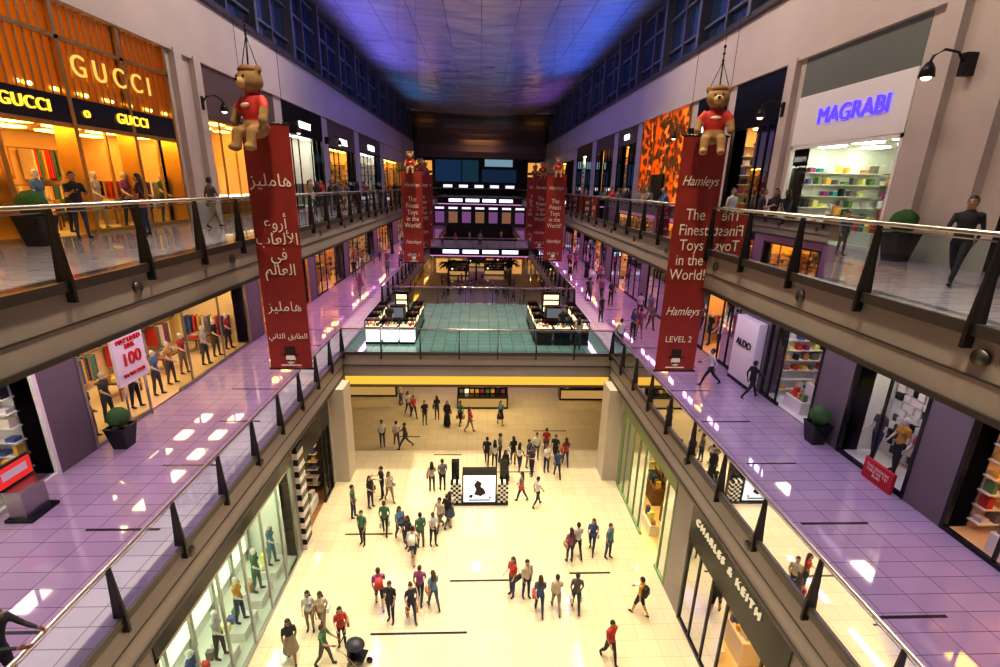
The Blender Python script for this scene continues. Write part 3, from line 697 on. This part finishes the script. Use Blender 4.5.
# ---------------- kiosks, displays, fittings ----------------
m_glow=em('counter_glow',(1,.98,.9),1.8); m_case=em('case_light',(1,.75,.4),2.)
def kiosk(cx,cy,w,d,front,name):
    b=MB(); hw=w/2; hd=d/2
    def counter(x0,x1,y0,y1,gl):
        b.box(x0,x1,y0,y1,.0,.12,m_black); b.box(x0+.03,x1-.03,y0+.03,y1-.03,.12,.85,gl); b.box(x0,x1,y0,y1,.85,.92,m_black)
        b.box(x0+.04,x1-.04,y0+.04,y1-.04,.92,.94,m_case)
        for xx in (x0,x1-.03):
            for yy in (y0,y1-.03): b.box(xx,xx+.03,yy,yy+.03,.92,1.25,m_black)
        b.box(x0,x1,y0,y1,1.25,1.28,m_shopglass)
        for q in range(14):
            a=R.uniform(x0+.08,x1-.14); c=R.uniform(y0+.08,y1-.14); b.box(a,a+.07,c,c+.07,.94,1.0+R.random()*.15,R.choice(PAL))
    for i in range(3):
        x0=-hw+w*i/3; counter(x0+.03,x0+w/3-.03,-hd,-hd+.6,front)
    for i in range(3):
        y0=-hd+.7+(d-.7)*i/3
        counter(-hw,-hw+.6,y0,y0+(d-.7)/3-.06,m_black); counter(hw-.6,hw,y0,y0+(d-.7)/3-.06,m_black)
    b.box(-hw+.9,hw-.9,hd-.5,hd-.1,0,1.9,m_black)
    for r_ in range(3):
        b.box(-hw+1.0,hw-1.0,hd-.52,hd-.5,.7+r_*.38,.98+r_*.38,m_case)
    b.box(-hw+.8,hw-.8,-.25,.25,0,1.55,m_black); b.box(-hw+.9,hw-.9,-.27,-.25,.9,1.45,em('kiosk_panel',(.4,.45,.5),.35))
    return b.obj(name,(cx,cy,M))
kiosk(-4.6,26.2,2.6,4.6,m_glow,'jewellery_kiosk'); kiosk(4.4,26.4,2.9,5,m_black,'jewellery_kiosk')
b=MB(); b.box(-1.35,1.35,-.35,.35,0,.12,m_black); b.box(-.8,.8,-.3,.3,.12,1.65,m_black); b.box(-.74,.74,-.32,-.3,.18,1.6,em('lightbox',(.93,.97,1),1.3))
for pts in ([(-.25,.6),(.05,.5),(.3,.65),(.2,.9),(.05,1.0),(.1,1.2),(-.1,1.35),(-.25,1.1),(-.15,.85)],[(-.5,.45),(-.35,.4),(-.3,.55),(-.42,.6)],[(.4,.35),(.55,.4),(.5,.5)]):
    vs=[(x,-.325,z) for x,z in pts]; b.add(vs,[tuple(range(len(vs)))],m_bdark)
b.box(-.5,.5,-.326,-.322,.26,.32,m_bdark)
for s in (-1,1):
    for i in range(4):
        for j in range(9): b.box(s*(.86+i*.12),s*(.98+i*.12),-.3,-.02,.12+j*.12,.24+j*.12,m_black if (i+j)%2 else m_white)
    b.box(s*.95,s*1.3,.0,.3,.12,2.1,m_black)
b.obj('light_box_display',(.1,19.4,0))
b=MB(); b.box(-1.7,1.7,-.4,.4,0,.9,m_black); b.box(-1.6,1.6,-.42,-.4,.15,.75,em('stall_glow',(1,.6,.2),.5)); b.box(-1.7,1.7,.3,.45,.9,2.2,m_black)
for r_ in range(3):
    for q in range(9): b.box(-1.55+q*.35,-1.3+q*.35,.1,.3,.95+r_*.4,1.15+r_*.4,R.choice(PAL+[m_case]))
b.box(-1.75,1.75,-.1,.5,2.2,2.4,m_black); stall=b.obj('retail_stall',(.3,29.6,0))
for (x,y) in ((-3.4,79),(2.5,80),(-.5,88),(4.5,90),(-7.4,31.5),(7.4,31.0)):
    o=bpy.data.objects.new('retail_stall',stall.data); scene.collection.objects.link(o); o.location=(x,y,0)
m_leaf=noisy('topiary_leaf',(.03,.10,.02),(.06,.18,.04),25,.8,0,.6)
def topiary(x,y,z):
    b=MB(); b.loft([[Vector((a*w,c*w,zz)) for a,c in ((-1,-1),(1,-1),(1,1),(-1,1))] for zz,w in ((0,.2),(.68,.3),(.72,.32),(.72,.26),(.66,.25))],m_black,True,False)
    b.tube([(0,0,.6),(0,0,.85)],.03,m_wood,8)
    vs0=len(b.v); b.ell((0,0,1.0),(.3,.3,.3),m_leaf,22,14)
    for i in range(vs0,len(b.v)):
        v=Vector(b.v[i]); k=1+R.uniform(-.06,.06); b.v[i]=(v.x*k,v.y*k,1.0+(v.z-1.0)*k)
    b.obj('topiary_planter',(x,y,z))
topiary(-11.0,13.7,M); topiary(11.3,13.9,M); topiary(-10.8,12.4,U); topiary(10.9,12.2,U)
def lamp(s,y,z):
    b=MB(); X=lambda d:s*(WX-d)
    b.box(X(.0),X(.3),y-.08,y+.08,z-.25,z+.25,m_post)
    b.tube([(X(.25),y,z),(X(.45),y,z+.25),(X(.8),y,z+.3),(X(1.05),y,z+.15),(X(1.1),y,z)],.03,m_post,8)
    b.tube([(X(1.1),y,z+.02),(X(1.1),y,z-.12),(X(1.1),y,z-.3)],[.06,.14,.17],m_post,12); b.ell((X(1.1),y,z-.3),(.11,.11,.08),em('lamp_bulb',(1,.85,.55),3),10,6)
    b.obj('wall_lamp')
for s,y in ((-1,22.1),(-1,30.6),(1,12.3),(1,19.4),(-1,39.2),(1,27.9)): lamp(s,y,17.3)
b=MB(); b.box(-11.6,-11.5,14.7,16.1,7.8,9.5,m_white); b.tube([(-11.55,14.9,6.31),(-11.55,14.9,7.8)],.03,m_steel,8); b.tube([(-11.55,15.9,6.31),(-11.55,15.9,7.8)],.03,m_steel,8)
o=b.obj('poster_stand'); rt=mat('print_red',(.6,.02,.02),.5); text(o,'MAY LINED\nDHS',(-11.47,15.4,9.15),.22,'L',rt); text(o,'100',(-11.47,15.4,8.6),.6,'L',rt); text(o,'TO THE CLUB',(-11.47,15.4,8.1),.16,'L',rt)
b=MB(); b.box(11.3,11.65,18.1,19.8,M,9.2,m_white); b.box(11.28,11.3,18.1,19.8,M,M+.15,m_black); o=b.obj('sign_pylon'); text(o,'ALDO',(11.27,18.95,8.1),.42,'Rt',m_black)
b=MB(); b.box(11.45,11.55,11.0,12.0,M,M+.62,mat('sale_red',(.5,.02,.03),.5)); o=b.obj('promotion_board'); text(o,'THIS SEASON\nTAKE ME TO\nRUN',(11.43,11.5,M+.34),.13,'Rt',m_btext,ext=.003)
b=MB(); b.loft([[Vector((x,y,z)) for x,y in ((-.4,-.5),(.4,-.5),(.4,.5),(-.4,.5))] for z in (0,.1)],m_black,True,False); b.box(-.3,.2,-.4,.4,.1,1.0,m_steel); b.box(-.32,.35,-.5,.5,1.0,1.08,m_steel)
b.box(-.3,-.2,-.6,.6,1.08,1.8,m_black); b.box(-.2,-.18,-.55,.55,1.15,1.75,em('screen_red',(.75,.03,.02),1.)); b.box(-.18,-.17,-.4,.4,1.35,1.6,m_white)
o=b.obj('touchscreen_kiosk',(-11.0,10.5,M)); o.scale=(.8,.8,.8)
m_palm=noisy('palm_leaf',(.02,.07,.02),(.05,.12,.03),6,.6); m_trunk=noisy('palm_trunk',(.12,.07,.03),(.07,.04,.02),10,.9)
def palm():
    b=MB(); b.tube([(0,0,0),(.06,0,1.6),(.02,0,3.2)],[.18,.13,.11],m_trunk,10)
    for k in range(16):
        a=k*2.4; L=R.uniform(1.4,1.9); up=R.uniform(.2,1.1)
        prev=None
        for t in range(7):
            q=t/6; r=L*q; z=3.2+up*math.sin(q*2.2)*1.0-q*q*.9; w=.28*math.sin(math.pi*min(1,q*.9+.1))+.02
            c=Vector((math.cos(a)*r,math.sin(a)*r,z)); sd=Vector((-math.sin(a)*w,math.cos(a)*w,0))
            cur=(c-sd-Vector((0,0,.12*w*3)),c,c+sd-Vector((0,0,.12*w*3)))
            if prev: b.quad(prev[0],cur[0],cur[1],prev[1],m_palm); b.quad(prev[1],cur[1],cur[2],prev[2],m_palm)
            prev=cur
    return b.mesh('palm_tree')
PMh=palm()
for (x,y) in ((-4.5,70),(-.5,75),(4.6,71)):
    o=bpy.data.objects.new('palm_tree',PMh); scene.collection.objects.link(o); o.location=(x,y,0); o.rotation_euler=(0,0,R.uniform(0,6))

# ---------------- lights ----------------
for s in (-1,1):
    for (ya,yb,p,c) in ((-4,22,23,(1,.66,.95) if s<0 else (.80,.64,1)),(24,48,26,(1,.46,.95)),(50,74,28,(1,.36,.95)),(76,98,16,(1,.45,.9))):
        area('strip_light',(s*9.6,(ya+yb)/2,11.40),.35,yb-ya,p*(yb-ya),c)
for y in (3,10,17,24,31):
    for x in (-3.5,3.5): area('downlight',(x,y,25.0),.8,.8,520,(1,.86,.58),spread=70)
area('downlight',(0,27.8,4.4),9,6,560,(1,.76,.38))
for y in (2,11,20,29):
    for s in (-1,1): area('wall_washer',(s*4.5,y,24.8),.8,5,200,(1,.86,.68),rot=(0,s*math.radians(-50),0),spread=110)  # fill lights added out of view to brighten the upper walls
for y in (42,56,70): area('downlight',(0,y,24.9),.5,.5,240,(.9,.75,.8),spread=140)
area('downlight',(0,86,12.5),8,12,160,(1,.6,.25))  # added warm fill for the far ground floor, no fixture
area('downlight',(0,93,11.2),12,6,120,(1,.5,.8))  # added pink fill at the far end, no fixture
area('uplight',(0,83,15.5),6,1,90,(1,.5,.2),rot=(math.radians(160),0,0),spread=120)  # amber light added to colour the curved bulkhead
for s in (-1,1):
    t=-s*math.radians(55)
    area('cove_light',(s*10.9,16,21.9),.4,34,620,(.9,.5,.6) if s<0 else (.6,.4,1),rot=(math.pi,t,0),spread=120)  # these coloured lights are added above the ledge to tint the ceiling
    area('cove_light',(s*10.9,44,21.9),.4,22,1350,(.08,.22,1) if s>0 else (.28,.24,1),rot=(math.pi,t,0),spread=120)
    area('cove_light',(s*10.9,66,21.9),.4,16,420,(.1,.40,.9) if s<0 else (.45,.2,.9),rot=(math.pi,t,0),spread=120)
w=bpy.data.worlds.new('world'); scene.world=w; w.use_nodes=True
w.node_tree.nodes['Background'].inputs[0].default_value=(.35,.25,.45,1); w.node_tree.nodes['Background'].inputs[1].default_value=.12
scene.view_settings.view_transform='Standard'; scene.view_settings.look='None'; scene.view_settings.gamma=.84; scene.view_settings.exposure=.08
